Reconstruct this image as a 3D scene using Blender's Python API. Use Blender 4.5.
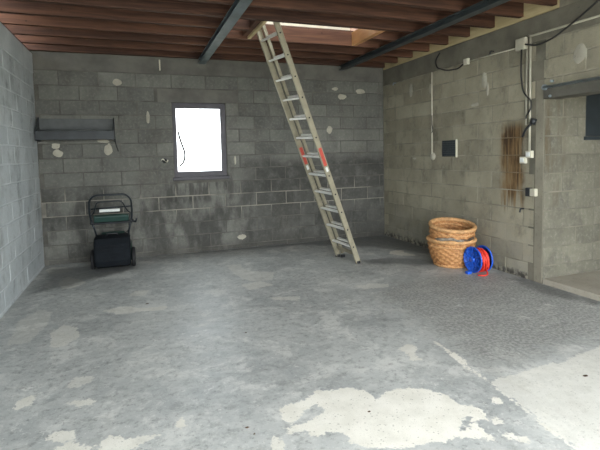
import bpy, bmesh, math, random
import numpy as np
from mathutils import Vector, Matrix
random.seed(7)
PI = math.pi
for o in list(bpy.data.objects):
    bpy.data.objects.remove(o)
S = bpy.context.scene
COL = S.collection

# ------------------------------------------------------------------ camera, sky, exposure
cam = bpy.data.cameras.new('camera')
cam_o = bpy.data.objects.new('camera', cam)
COL.objects.link(cam_o)
yaw, pitch, roll = 0.3444, -0.0697, -0.0220
fw = Vector((math.sin(yaw) * math.cos(pitch), math.cos(yaw) * math.cos(pitch), math.sin(pitch)))
r0 = Vector((math.cos(yaw), -math.sin(yaw), 0))
u0 = r0.cross(fw)
rt = r0 * math.cos(roll) + u0 * math.sin(roll)
up = u0 * math.cos(roll) - r0 * math.sin(roll)
cam_o.matrix_world = Matrix(((rt.x, up.x, -fw.x, -4.1244), (rt.y, up.y, -fw.y, -7.0811), (rt.z, up.z, -fw.z, 1.468), (0, 0, 0, 1)))
cam.sensor_width = 36.0
cam.lens = 454.8 / 600 * 36.0
cam.shift_y = -(225 - 186.37) / 600
cam.clip_start = 0.02
cam.clip_end = 300
S.camera = cam_o

W = bpy.data.worlds.new('overcast_sky')
S.world = W
W.use_nodes = True
bgn = W.node_tree.nodes['Background']
bgn.inputs['Color'].default_value = (0.92, 0.965, 1.0, 1)
bgn.inputs['Strength'].default_value = 1.0

def portal(name, loc, rot, sx, sy):                       # marks a real opening so that skylight is sampled well
    l = bpy.data.lights.new(name, 'AREA')
    l.shape = 'RECTANGLE'; l.size = sx; l.size_y = sy
    l.cycles.is_portal = True
    o = bpy.data.objects.new(name, l); COL.objects.link(o)
    o.location = loc; o.rotation_euler = rot
portal('garage_door_skylight', (-2.6, -8.05, 1.4), (PI / 2, 0, 0), 5.0, 2.8)
portal('annex_door_skylight', (1.0, -8.05, 1.05), (PI / 2, 0, 0), 1.2, 2.2)
portal('window_skylight', (-3.18, 0.16, 1.72), (-PI / 2, 0, 0), 0.8, 1.12)

S.view_settings.view_transform = 'Standard'
S.view_settings.look = 'None'
S.view_settings.gamma = 1.0
S.view_settings.use_curve_mapping = False
S.view_settings.exposure = 3.85

# ------------------------------------------------------------------ node helpers
def lin(c):
    return tuple((v / 12.92 if v <= 0.04045 else ((v + 0.055) / 1.055) ** 2.4) for v in (x / 255 for x in c))
def rgba(c):
    return (*lin(c), 1)

class NT:
    def __init__(s, name):
        s.m = bpy.data.materials.new(name); s.m.use_nodes = True
        s.t = s.m.node_tree; s.b = s.t.nodes['Principled BSDF']
        s.pos = None
    def n(s, typ, **kw):
        nd = s.t.nodes.new(typ)
        for k, v in kw.items(): setattr(nd, k, v)
        return nd
    def l(s, a, b): s.t.links.new(a, b)
    def put(s, sock, v):
        if hasattr(v, 'is_output') or isinstance(v, bpy.types.NodeSocket): s.l(v, sock)
        else: sock.default_value = v
    def P(s):
        if s.pos is None: s.pos = s.n('ShaderNodeNewGeometry').outputs['Position']
        return s.pos
    def sep(s):
        if not hasattr(s, '_sep'):
            nd = s.n('ShaderNodeSeparateXYZ'); s.l(s.P(), nd.inputs[0]); s._sep = nd.outputs
        return s._sep
    def math(s, op, a, b=0.0, c=0.0, clamp=False):
        nd = s.n('ShaderNodeMath', operation=op, use_clamp=clamp)
        s.put(nd.inputs[0], a); s.put(nd.inputs[1], b); s.put(nd.inputs[2], c)
        return nd.outputs[0]
    def noise(s, scale, detail=4, rough=0.55, vec=None, dist=0.0, stretch=None):
        nd = s.n('ShaderNodeTexNoise')
        nd.inputs['Scale'].default_value = scale; nd.inputs['Detail'].default_value = detail
        nd.inputs['Roughness'].default_value = rough; nd.inputs['Distortion'].default_value = dist
        v = vec if vec is not None else s.P()
        if stretch:
            mp = s.n('ShaderNodeMapping'); mp.inputs['Scale'].default_value = stretch
            s.l(v, mp.inputs['Vector']); v = mp.outputs[0]
        s.l(v, nd.inputs['Vector'])
        return nd.outputs['Fac']
    def vor(s, scale, feature='F1'):
        nd = s.n('ShaderNodeTexVoronoi', feature=feature); nd.inputs['Scale'].default_value = scale
        s.l(s.P(), nd.inputs['Vector']); return nd.outputs['Distance']
    def ramp(s, v, a, b, lo=0.0, hi=1.0, smooth=True):
        nd = s.n('ShaderNodeMapRange', interpolation_type='SMOOTHSTEP' if smooth else 'LINEAR')
        s.put(nd.inputs['Value'], v); nd.inputs['From Min'].default_value = a; nd.inputs['From Max'].default_value = b
        nd.inputs['To Min'].default_value = lo; nd.inputs['To Max'].default_value = hi
        return nd.outputs['Result']
    def mix(s, f, a, b, mode='MIX'):
        nd = s.n('ShaderNodeMix', data_type='RGBA', blend_type=mode)
        s.put(nd.inputs[0], f); s.put(nd.inputs[6], a); s.put(nd.inputs[7], b)
        return nd.outputs[2]
    def band(s, sock, a0, a1, soft):                       # 1 inside [a0, a1]
        return s.math('MULTIPLY', s.ramp(sock, a0 - soft, a0 + soft), s.ramp(sock, a1 - soft, a1 + soft, 1.0, 0.0))
    def attr(s, name):
        nd = s.n('ShaderNodeAttribute', attribute_name=name); return nd.outputs['Fac']
    def rnd(s): return s.n('ShaderNodeObjectInfo').outputs['Random']
    def bump(s, h, strength=0.3, dist=0.01):
        nd = s.n('ShaderNodeBump'); nd.inputs['Strength'].default_value = strength; nd.inputs['Distance'].default_value = dist
        s.put(nd.inputs['Height'], h); s.l(nd.outputs[0], s.b.inputs['Normal'])
    def out(s, col, rough=0.8, metal=0.0, spec=0.5):
        s.put(s.b.inputs['Base Color'], col); s.put(s.b.inputs['Roughness'], rough)
        s.put(s.b.inputs['Metallic'], metal); s.b.inputs['Specular IOR Level'].default_value = spec
        return s.m

def plain(name, c, rough=0.6, metal=0.0, var=0.18, scale=14, spec=0.5):
    t = NT(name); col = rgba(c); d = tuple(v * (1 - var) for v in col[:3]) + (1,); e = tuple(min(1, v * (1 + var)) for v in col[:3]) + (1,)
    n = t.noise(scale, 5)
    t.bump(t.noise(scale * 6, 3), 0.08, 0.003)
    return t.out(t.mix(t.ramp(n, 0.3, 0.7), d, e), rough, metal, spec)

def block_mat(name, a, b, kind):
    t = NT(name)
    sx, sy, sz = t.sep()
    n1 = t.noise(2.1, 6, 0.6); n2 = t.noise(26, 5, 0.65); n3 = t.noise(130, 3)
    f = t.math('ADD', t.math('MULTIPLY', t.rnd(), 0.55), t.math('MULTIPLY', t.ramp(n1, 0.3, 0.7), 0.45))
    col = t.mix(f, rgba(a), rgba(b))
    hs = t.noise(4.5, 6, 0.7, stretch=(1.0, 1.0, 0.6))
    col = t.mix(t.ramp(hs, 0.5, 0.72, 0, 0.5), col, rgba((70, 69, 64)))
    col = t.mix(t.ramp(t.noise(1.4, 5, 0.6), 0.52, 0.75, 0, 0.5), col, rgba((78, 75, 68)))
    col = t.mix(t.ramp(n2, 0.45, 0.8, 0, 0.35), col, rgba((150, 147, 138)))
    col = t.mix(t.ramp(n3, 0.58, 0.75, 0, 0.45), col, rgba((62, 60, 56)))
    if kind == 'back':
        dr = t.noise(3.0, 6, 0.65, stretch=(1.0, 1.0, 0.45))
        damp = t.math('MULTIPLY', t.ramp(sz, 0.75, 1.3, 1.0, 0.0), t.ramp(dr, 0.42, 0.62))
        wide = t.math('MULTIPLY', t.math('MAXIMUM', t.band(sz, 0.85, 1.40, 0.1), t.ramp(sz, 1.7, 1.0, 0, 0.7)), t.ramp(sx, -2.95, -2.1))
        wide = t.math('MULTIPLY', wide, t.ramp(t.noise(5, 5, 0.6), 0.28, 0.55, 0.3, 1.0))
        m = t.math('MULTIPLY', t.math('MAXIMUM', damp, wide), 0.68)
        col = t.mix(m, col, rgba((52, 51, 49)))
        und = t.math('MULTIPLY', t.band(sx, -3.75, -2.65, 0.12), t.band(sz, 0.78, 1.17, 0.05))
        und = t.math('MULTIPLY', und, t.ramp(t.noise(6, 4, 0.6, stretch=(1.6, 1, 0.3)), 0.45, 0.6))
        col = t.mix(t.math('MULTIPLY', und, 0.6), col, rgba((50, 48, 47)))
        col = t.mix(t.math('MULTIPLY', t.ramp(sz, 0.03, 0.22, 1, 0), 0.5), col, rgba((70, 68, 63)))
    if kind == 'right':
        rs = t.noise(9, 5, 0.65, stretch=(1, 2.0, 0.16))
        reach = t.math('ADD', sz, t.math('MULTIPLY', t.noise(9, 3, 0.6, stretch=(1, 1.6, 0.0)), -1.3))
        rust = t.math('MULTIPLY', t.band(t.math('ADD', sy, t.math('MULTIPLY', t.noise(7, 4), 0.16)), -3.0, -2.68, 0.06), t.ramp(sz, 1.68, 1.86, 1, 0))
        rust = t.math('MULTIPLY', rust, t.ramp(reach, 0.10, 0.32))
        rc = t.mix(t.ramp(rs, 0.4, 0.62), rgba((120, 92, 54)), rgba((62, 46, 30)))
        col = t.mix(t.math('MULTIPLY', rust, t.ramp(rs, 0.3, 0.55, 0.55, 0.95)), col, rc)
        dk = t.math('MULTIPLY', t.band(sy, -3.38, -3.23, 0.03), t.band(sz, 0.8, 1.75, 0.15))
        col = t.mix(t.math('MULTIPLY', dk, t.ramp(t.noise(12, 4, 0.6, stretch=(1, 1.5, 0.2)), 0.42, 0.6, 0.0, 0.75)), col, rgba((66, 60, 48)))
        low = t.ramp(sz, 0.0, 0.9, 1, 0)
        col = t.mix(t.math('MULTIPLY', low, t.ramp(t.noise(3.5, 5), 0.35, 0.65, 0.1, 0.55)), col, rgba((152, 150, 140)))
        dirt = t.math('MULTIPLY', t.ramp(sz, 0.02, 0.14, 1, 0), t.ramp(t.noise(14, 5), 0.4, 0.6))
        col = t.mix(dirt, col, rgba((72, 70, 64)))
    if kind == 'annex':
        dk = t.math('MULTIPLY', t.ramp(sx, 0.5, 0.0), t.band(sz, 0.9, 2.0, 0.2))
        col = t.mix(t.math('MULTIPLY', dk, t.ramp(t.noise(8, 4, 0.6, stretch=(1.5, 1, 0.2)), 0.42, 0.62, 0.0, 0.7)), col, rgba((84, 74, 56)))
    t.bump(t.math('ADD', t.math('MULTIPLY', n2, 0.7), n3), 0.55, 0.006)
    return t.out(col, 0.92, 0, 0.25)

def mortar_mat(name, a, b, bright=None, rusty=False):
    t = NT(name); sx, sy, sz = t.sep()
    n = t.noise(3.3, 5, 0.6); n2 = t.noise(45, 4)
    col = t.mix(t.ramp(n, 0.35, 0.65), rgba(a), rgba(b))
    if bright:
        m = t.math('MULTIPLY', t.band(sz, 0.6, 1.0, 0.08), t.ramp(t.noise(1.6, 4), 0.36, 0.52))
        col = t.mix(m, col, rgba(bright))
    if rusty:
        m = t.math('MULTIPLY', t.band(t.math('ADD', sy, t.math('MULTIPLY', t.noise(7, 4), 0.16)), -3.0, -2.68, 0.06), t.band(sz, 1.05, 1.75, 0.1))
        col = t.mix(t.math('MULTIPLY', m, 0.7), col, rgba((104, 82, 52)))
    t.bump(n2, 0.5, 0.006)
    return t.out(col, 0.95, 0, 0.2)

def concrete_mat(name, a, b, board=False):
    t = NT(name)
    n = t.noise(2.5, 6, 0.6); n2 = t.noise(40, 4)
    col = t.mix(t.ramp(n, 0.3, 0.7), rgba(a), rgba(b))
    col = t.mix(t.ramp(n2, 0.55, 0.75, 0, 0.35), col, rgba((70, 68, 64)))
    t.bump(n2, 0.35, 0.005)
    return t.out(col, 0.9, 0, 0.25)

def wood_mat(name, a, b, axis, rough=0.75):
    t = NT(name)
    st = {'x': (0.5, 9, 9), 'y': (9, 0.5, 9), 'z': (9, 9, 0.5)}[axis]
    g = t.noise(3.0, 7, 0.65, stretch=st, dist=0.6); big = t.noise(1.1, 3)
    f = t.math('ADD', t.math('MULTIPLY', t.ramp(g, 0.35, 0.65), 0.55), t.math('MULTIPLY', t.rnd(), 0.45))
    col = t.mix(f, rgba(a), rgba(b))
    col = t.mix(t.ramp(big, 0.5, 0.75, 0, 0.5), col, rgba((48, 33, 27)))
    kn = t.vor(5.5); col = t.mix(t.ramp(kn, 0.035, 0.06, 0.7, 0), col, rgba((38, 24, 18)))
    t.bump(g, 0.25, 0.004)
    return t.out(col, rough, 0, 0.3)

M = {}
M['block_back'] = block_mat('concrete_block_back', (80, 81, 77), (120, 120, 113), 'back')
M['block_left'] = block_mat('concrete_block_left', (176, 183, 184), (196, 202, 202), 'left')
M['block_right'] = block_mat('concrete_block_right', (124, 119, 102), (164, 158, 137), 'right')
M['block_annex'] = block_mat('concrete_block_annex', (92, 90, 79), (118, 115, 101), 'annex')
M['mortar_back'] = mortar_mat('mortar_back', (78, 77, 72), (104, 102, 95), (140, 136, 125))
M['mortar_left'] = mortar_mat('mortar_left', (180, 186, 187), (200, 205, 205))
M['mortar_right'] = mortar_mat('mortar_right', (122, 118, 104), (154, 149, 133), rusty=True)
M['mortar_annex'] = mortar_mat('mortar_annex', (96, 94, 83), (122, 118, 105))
M['mortar_dab'] = concrete_mat('mortar_dab', (150, 146, 132), (178, 174, 158))
M['ring'] = concrete_mat('ring_beam_concrete', (86, 85, 80), (110, 108, 101))
M['ring_right'] = concrete_mat('ring_beam_warm', (100, 97, 86), (124, 120, 107))
M['post'] = concrete_mat('corner_concrete', (126, 122, 108), (146, 141, 125))
M['joist'] = wood_mat('red_stained_joist', (108, 74, 56), (56, 38, 31), 'x')
M['trimmer'] = wood_mat('hatch_trimmer', (206, 160, 110), (190, 140, 94), 'y')
M['plank'] = wood_mat('attic_plank', (104, 76, 60), (84, 60, 48), 'y')
M['palewood'] = wood_mat('pale_board', (206, 190, 150), (188, 170, 128), 'y')
M['whitewood'] = wood_mat('white_board', (214, 206, 188), (200, 190, 170), 'x')
M['steel'] = plain('painted_steel', (92, 102, 106), 0.5, 0.3, 0.2, 5)
M['steel_dark'] = plain('dark_steel', (66, 72, 74), 0.5, 0.3, 0.2, 5)
M['lintel'] = plain('lintel_paint', (86, 84, 76), 0.7, 0, 0.25, 5)
M['galv'] = plain('galvanised_steel', (150, 160, 164), 0.4, 0.6, 0.15, 10)
M['alu'] = plain('aluminium', (146, 140, 120), 0.5, 0.25, 0.12, 12)
M['alu_rung'] = plain('aluminium_rung', (218, 218, 212), 0.45, 0.1, 0.08, 12)  # paler than the rails: light caught on rung tops is in the colour
M['rubber'] = plain('black_rubber', (24, 24, 25), 0.75, 0, 0.2, 20)
M['black'] = plain('black_plastic', (30, 33, 36), 0.5, 0, 0.2, 20)
M['bag'] = plain('charcoal_bag', (20, 24, 28), 0.8, 0, 0.2, 10, 0.15)
M['darktube'] = plain('dark_tube', (36, 42, 46), 0.4, 0.3, 0.15, 20)
M['green'] = plain('green_paint', (36, 62, 56), 0.42, 0, 0.15, 8)
M['white'] = plain('white_print', (214, 218, 214), 0.6, 0, 0.06, 20)
M['pvc'] = plain('grey_pvc', (176, 172, 154), 0.5, 0, 0.1, 12)
M['pvc_white'] = plain('cream_pvc', (200, 196, 178), 0.5, 0, 0.08, 12)
M['cable'] = plain('black_cable', (38, 38, 36), 0.6, 0, 0.15, 20)
M['frame'] = plain('window_frame_paint', (60, 57, 62), 0.55, 0, 0.15, 9)
M['shelf'] = plain('shelf_metal', (74, 77, 76), 0.55, 0.2, 0.2, 7)
M['shelf_dark'] = plain('shelf_front', (50, 54, 56), 0.55, 0.2, 0.2, 7)
M['blue'] = plain('blue_plastic', (24, 84, 190), 0.4, 0, 0.12, 14)
M['red'] = plain('red_cable', (206, 52, 36), 0.55, 0, 0.12, 20)
M['sticker'] = plain('red_sticker', (182, 72, 58), 0.6, 0, 0.15, 30)
M['dark_panel'] = plain('dark_surface', (34, 42, 46), 0.5, 0, 0.2, 8)
M['bark'] = plain('grey_bark', (120, 112, 100), 0.9, 0, 0.4, 22)
M['bark_dark'] = plain('brown_bark', (78, 62, 48), 0.9, 0, 0.4, 22)
M['gravel'] = concrete_mat('yard_gravel', (170, 165, 152), (190, 186, 174))
M['wallout'] = concrete_mat('front_wall_render', (150, 148, 138), (168, 165, 154))
M['tile'] = plain('roof_underlay', (110, 84, 70), 0.85, 0, 0.2, 3)

def wicker_mat():
    t = NT('wicker'); g = t.noise(30, 5, 0.6); n = t.noise(7, 4)
    col = t.mix(t.ramp(g, 0.3, 0.7), rgba((190, 142, 92)), rgba((148, 102, 62)))
    col = t.mix(t.ramp(n, 0.52, 0.72, 0, 0.55), col, rgba((118, 74, 40)))
    t.bump(t.noise(90, 3), 0.2, 0.003)
    return t.out(col, 0.65, 0, 0.35)
M['wicker'] = wicker_mat()
M['wicker_rim'] = plain('wicker_rim', (190, 146, 98), 0.6, 0, 0.25, 24)

def glass_mat():
    m = bpy.data.materials.new('window_glass'); m.use_nodes = True
    t = m.node_tree; t.nodes.clear()
    o = t.nodes.new('ShaderNodeOutputMaterial'); mx = t.nodes.new('ShaderNodeMixShader')
    tr = t.nodes.new('ShaderNodeBsdfTransparent'); gl = t.nodes.new('ShaderNodeBsdfGlossy')
    tr.inputs[0].default_value = (0.95, 0.97, 0.97, 1); gl.inputs['Roughness'].default_value = 0.03
    mx.inputs[0].default_value = 0.06
    t.links.new(tr.outputs[0], mx.inputs[1]); t.links.new(gl.outputs[0], mx.inputs[2]); t.links.new(mx.outputs[0], o.inputs[0])
    return m
M['glass'] = glass_mat()

def floor_mat():
    t = NT('worn_concrete_floor'); sx, sy, sz = t.sep()
    n1 = t.noise(1.3, 6, 0.6); n2 = t.noise(7, 6, 0.65); n3 = t.noise(40, 5, 0.6); n4 = t.noise(160, 3)
    base = t.mix(t.ramp(n1, 0.3, 0.7), rgba((158, 161, 159)), rgba((184, 186, 182)))
    base = t.mix(t.ramp(n2, 0.42, 0.72, 0, 0.6), base, rgba((198, 199, 194)))
    base = t.mix(t.ramp(t.noise(3.1, 7, 0.7), 0.55, 0.72, 0, 0.65), base, rgba((126, 128, 125)))
    base = t.mix(t.ramp(n4, 0.6, 0.75, 0, 0.4), base, rgba((108, 110, 108)))
    base = t.mix(t.ramp(t.noise(11, 8, 0.75), 0.5, 0.62, 0, 0.5), base, rgba((130, 132, 129)))
    base = t.mix(t.ramp(t.noise(2.6, 9, 0.75, dist=0.4), 0.52, 0.60, 0, 0.65), base, rgba((206, 206, 200)))
    n5 = t.noise(24, 8, 0.8)
    base = t.mix(t.ramp(n5, 0.55, 0.60, 0, 0.5), base, rgba((112, 113, 110)))
    base = t.mix(t.ramp(n5, 0.44, 0.39, 0, 0.5), base, rgba((210, 210, 204)))
    # darker, rougher screed on the far side of the casting seam
    dz = t.attr('dark')
    dz = t.ramp(t.math('ADD', dz, t.math('MULTIPLY', t.math('SUBTRACT', n2, 0.5), 0.5)), -0.05, 0.3)
    dcol = t.mix(t.ramp(n3, 0.4, 0.62), rgba((104, 104, 100)), rgba((164, 163, 156)))
    dcol = t.mix(t.ramp(n4, 0.58, 0.7, 0, 0.6), dcol, rgba((198, 197, 190)))
    base = t.mix(t.math('MULTIPLY', dz, 0.62), base, dcol)
    # scattered pale scuffs
    sc = t.math('MULTIPLY', t.ramp(t.noise(6.5, 9, 0.78), 0.60, 0.63), t.ramp(sy, -0.8, -3.6))
    # worn-through pale patches
    p = t.attr('patch')
    p = t.math('ADD', p, t.math('MULTIPLY', t.math('SUBTRACT', n2, 0.5), 0.10))
    p = t.math('ADD', p, t.math('MULTIPLY', t.math('SUBTRACT', n3, 0.5), 0.09))
    pm = t.ramp(p, -0.004, 0.008)
    pc = t.mix(t.ramp(n2, 0.35, 0.7), rgba((226, 223, 212)), rgba((212, 209, 197)))
    pc = t.mix(t.ramp(n4, 0.6, 0.72, 0, 0.75), pc, rgba((140, 136, 124)))
    vo = t.vor(34); pc = t.mix(t.ramp(vo, 0.10, 0.2, 0.5, 0), pc, rgba((120, 116, 104)))
    wt = t.attr('weight')
    pm = t.math('MULTIPLY', pm, wt)
    col = t.mix(t.math('MULTIPLY', sc, 0.45), base, rgba((228, 227, 220)))
    col = t.mix(pm, col, pc)
    # dark stain by the mower, darker areas along walls, baskets and annex step
    st = t.attr('stain')
    st = t.ramp(t.math('ADD', st, t.math('MULTIPLY', t.math('SUBTRACT', n2, 0.5), 0.35)), -0.03, 0.16)
    col = t.mix(t.math('MULTIPLY', st, 0.62), col, rgba((74, 76, 75)))
    rough = t.ramp(n1, 0.3, 0.7, 0.42, 0.58)
    rough = t.math('ADD', rough, t.math('MULTIPLY', pm, 0.2))
    rough = t.math('ADD', rough, t.math('MULTIPLY', dz, 0.2))
    h = t.math('ADD', t.math('MULTIPLY', n3, 0.6), t.math('MULTIPLY', n4, 0.5))
    h = t.math('ADD', h, t.math('MULTIPLY', pm, 0.5))
    t.bump(h, 0.22, 0.005)
    return t.out(col, rough, 0, 0.5)
M['floor'] = floor_mat()
M['floor_annex'] = concrete_mat('annex_floor', (150, 144, 130), (166, 160, 146))

# ------------------------------------------------------------------ mesh helpers
class MB:
    def __init__(s): s.v = []; s.f = []; s.sm = []
    def add(s, vs, fs, smooth=False):
        o = len(s.v); s.v += [tuple(v) for v in vs]; s.f += [tuple(i + o for i in f) for f in fs]; s.sm += [smooth] * len(fs)
        return s
    def box(s, lo, hi, b=0.0, M4=None):
        lo = Vector(lo); hi = Vector(hi)
        if b <= 0:
            vs = [(x, y, z) for z in (lo.z, hi.z) for y in (lo.y, hi.y) for x in (lo.x, hi.x)]
            fs = [(0, 2, 3, 1), (4, 5, 7, 6), (0, 1, 5, 4), (2, 6, 7, 3), (0, 4, 6, 2), (1, 3, 7, 5)]
        else:
            bm = bmesh.new(); bmesh.ops.create_cube(bm, size=1.0)
            for v in bm.verts: v.co = Vector([(lo[i] + hi[i]) / 2 + v.co[i] * (hi[i] - lo[i]) for i in range(3)])
            bmesh.ops.bevel(bm, geom=bm.edges[:], offset=b, segments=2, profile=0.6, affect='EDGES')
            bm.verts.index_update()
            vs = [v.co.copy() for v in bm.verts]; fs = [[v.index for v in f.verts] for f in bm.faces]; bm.free()
        if M4 is not None: vs = [M4 @ Vector(v) for v in vs]
        return s.add(vs, fs)
    def tube(s, pts, r, seg=10, caps=True, closed=False):
        P = [Vector(p) for p in pts]; n = len(P); rr = r if isinstance(r, (list, tuple)) else [r] * n
        vs = []; fs = []; prev = None
        for i in range(n):
            if closed: d = P[(i + 1) % n] - P[i - 1]
            else: d = P[min(i + 1, n - 1)] - P[max(i - 1, 0)]
            d.normalize()
            if prev is None:
                a = Vector((0, 0, 1)) if abs(d.z) < 0.9 else Vector((1, 0, 0)); u = d.cross(a).normalized()
            else:
                u = (prev - d * prev.dot(d)); u.normalize()
            prev = u; w = d.cross(u)
            for k in range(seg):
                t = 2 * PI * k / seg; vs.append(P[i] + (u * math.cos(t) + w * math.sin(t)) * rr[i])
        m = n if closed else n - 1
        for i in range(m):
            j = (i + 1) % n
            for k in range(seg):
                k2 = (k + 1) % seg; fs.append((i * seg + k, i * seg + k2, j * seg + k2, j * seg + k))
        s.add(vs, fs, True)
        if caps and not closed:
            o = len(s.v) - len(vs)
            s.f.append(tuple(o + k for k in range(seg))[::-1]); s.f.append(tuple(o + (n - 1) * seg + k for k in range(seg))); s.sm += [False, False]
        return s
    def lathe(s, prof, seg=32, M4=None, smooth=True, close=True):
        vs = []; fs = []; n = len(prof)
        for r, z in prof:
            for k in range(seg):
                t = 2 * PI * k / seg; vs.append(Vector((r * math.cos(t), r * math.sin(t), z)))
        for i in range(n - 1 if not close else n):
            j = (i + 1) % n
            for k in range(seg):
                k2 = (k + 1) % seg; fs.append((i * seg + k, i * seg + k2, j * seg + k2, j * seg + k))
        if M4 is not None: vs = [M4 @ v for v in vs]
        return s.add(vs, fs, smooth)
    def prism(s, poly, axis, a, b):
        n = len(poly)
        def mk(p, t):
            return {0: (t, p[0], p[1]), 1: (p[0], t, p[1]), 2: (p[0], p[1], t)}[axis]
        vs = [mk(p, a) for p in poly] + [mk(p, b) for p in poly]
        fs = [tuple(range(n))[::-1], tuple(range(n, 2 * n))] + [(i, (i + 1) % n, n + (i + 1) % n, n + i) for i in range(n)]
        return s.add(vs, fs)
    def build(s, name, mat, parent=None, origin=None):
        me = bpy.data.meshes.new(name)
        og = Vector(origin) if origin is not None else (Vector(parent.location) if parent is not None else Vector((0, 0, 0)))
        if parent is not None and origin is None and parent.get('_acc') is not None: og = Vector(parent['_acc'])
        me.from_pydata([tuple(Vector(v) - og) for v in s.v], [], s.f)
        bm = bmesh.new(); bm.from_mesh(me); bmesh.ops.recalc_face_normals(bm, faces=bm.faces); bm.to_mesh(me); bm.free()
        me.polygons.foreach_set('use_smooth', s.sm)
        me.materials.append(M[mat])
        o = bpy.data.objects.new(name, me); COL.objects.link(o)
        if parent is not None: o.parent = parent
        else: o.location = og
        return o

def thing(name, loc, label, cat, group=None):
    o = bpy.data.objects.new(name, None); COL.objects.link(o); o.location = loc; o.empty_display_size = 0.1
    return tag(o, label, cat, group)
def tag(o, label, cat, group=None):
    o['label'] = label; o['category'] = cat
    if group: o['group'] = group
    return o
def struct(o, label=None):
    o['kind'] = 'structure'
    if label: o['label'] = label
    return o
def sub(mb, name, mat, part, root):                       # sub-part: same local frame as its part, whose own location is 0
    return mb.build(name, mat, part, origin=root.location)
def rot_to(axis):
    return Vector((0, 0, 1)).rotation_difference(Vector(axis).normalized()).to_matrix().to_4x4()
def place(loc, axis=(0, 0, 1)):
    return Matrix.Translation(Vector(loc)) @ rot_to(axis)

# ------------------------------------------------------------------ room shell
WL, H, YF = -5.38, 2.90, -8.0
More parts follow.
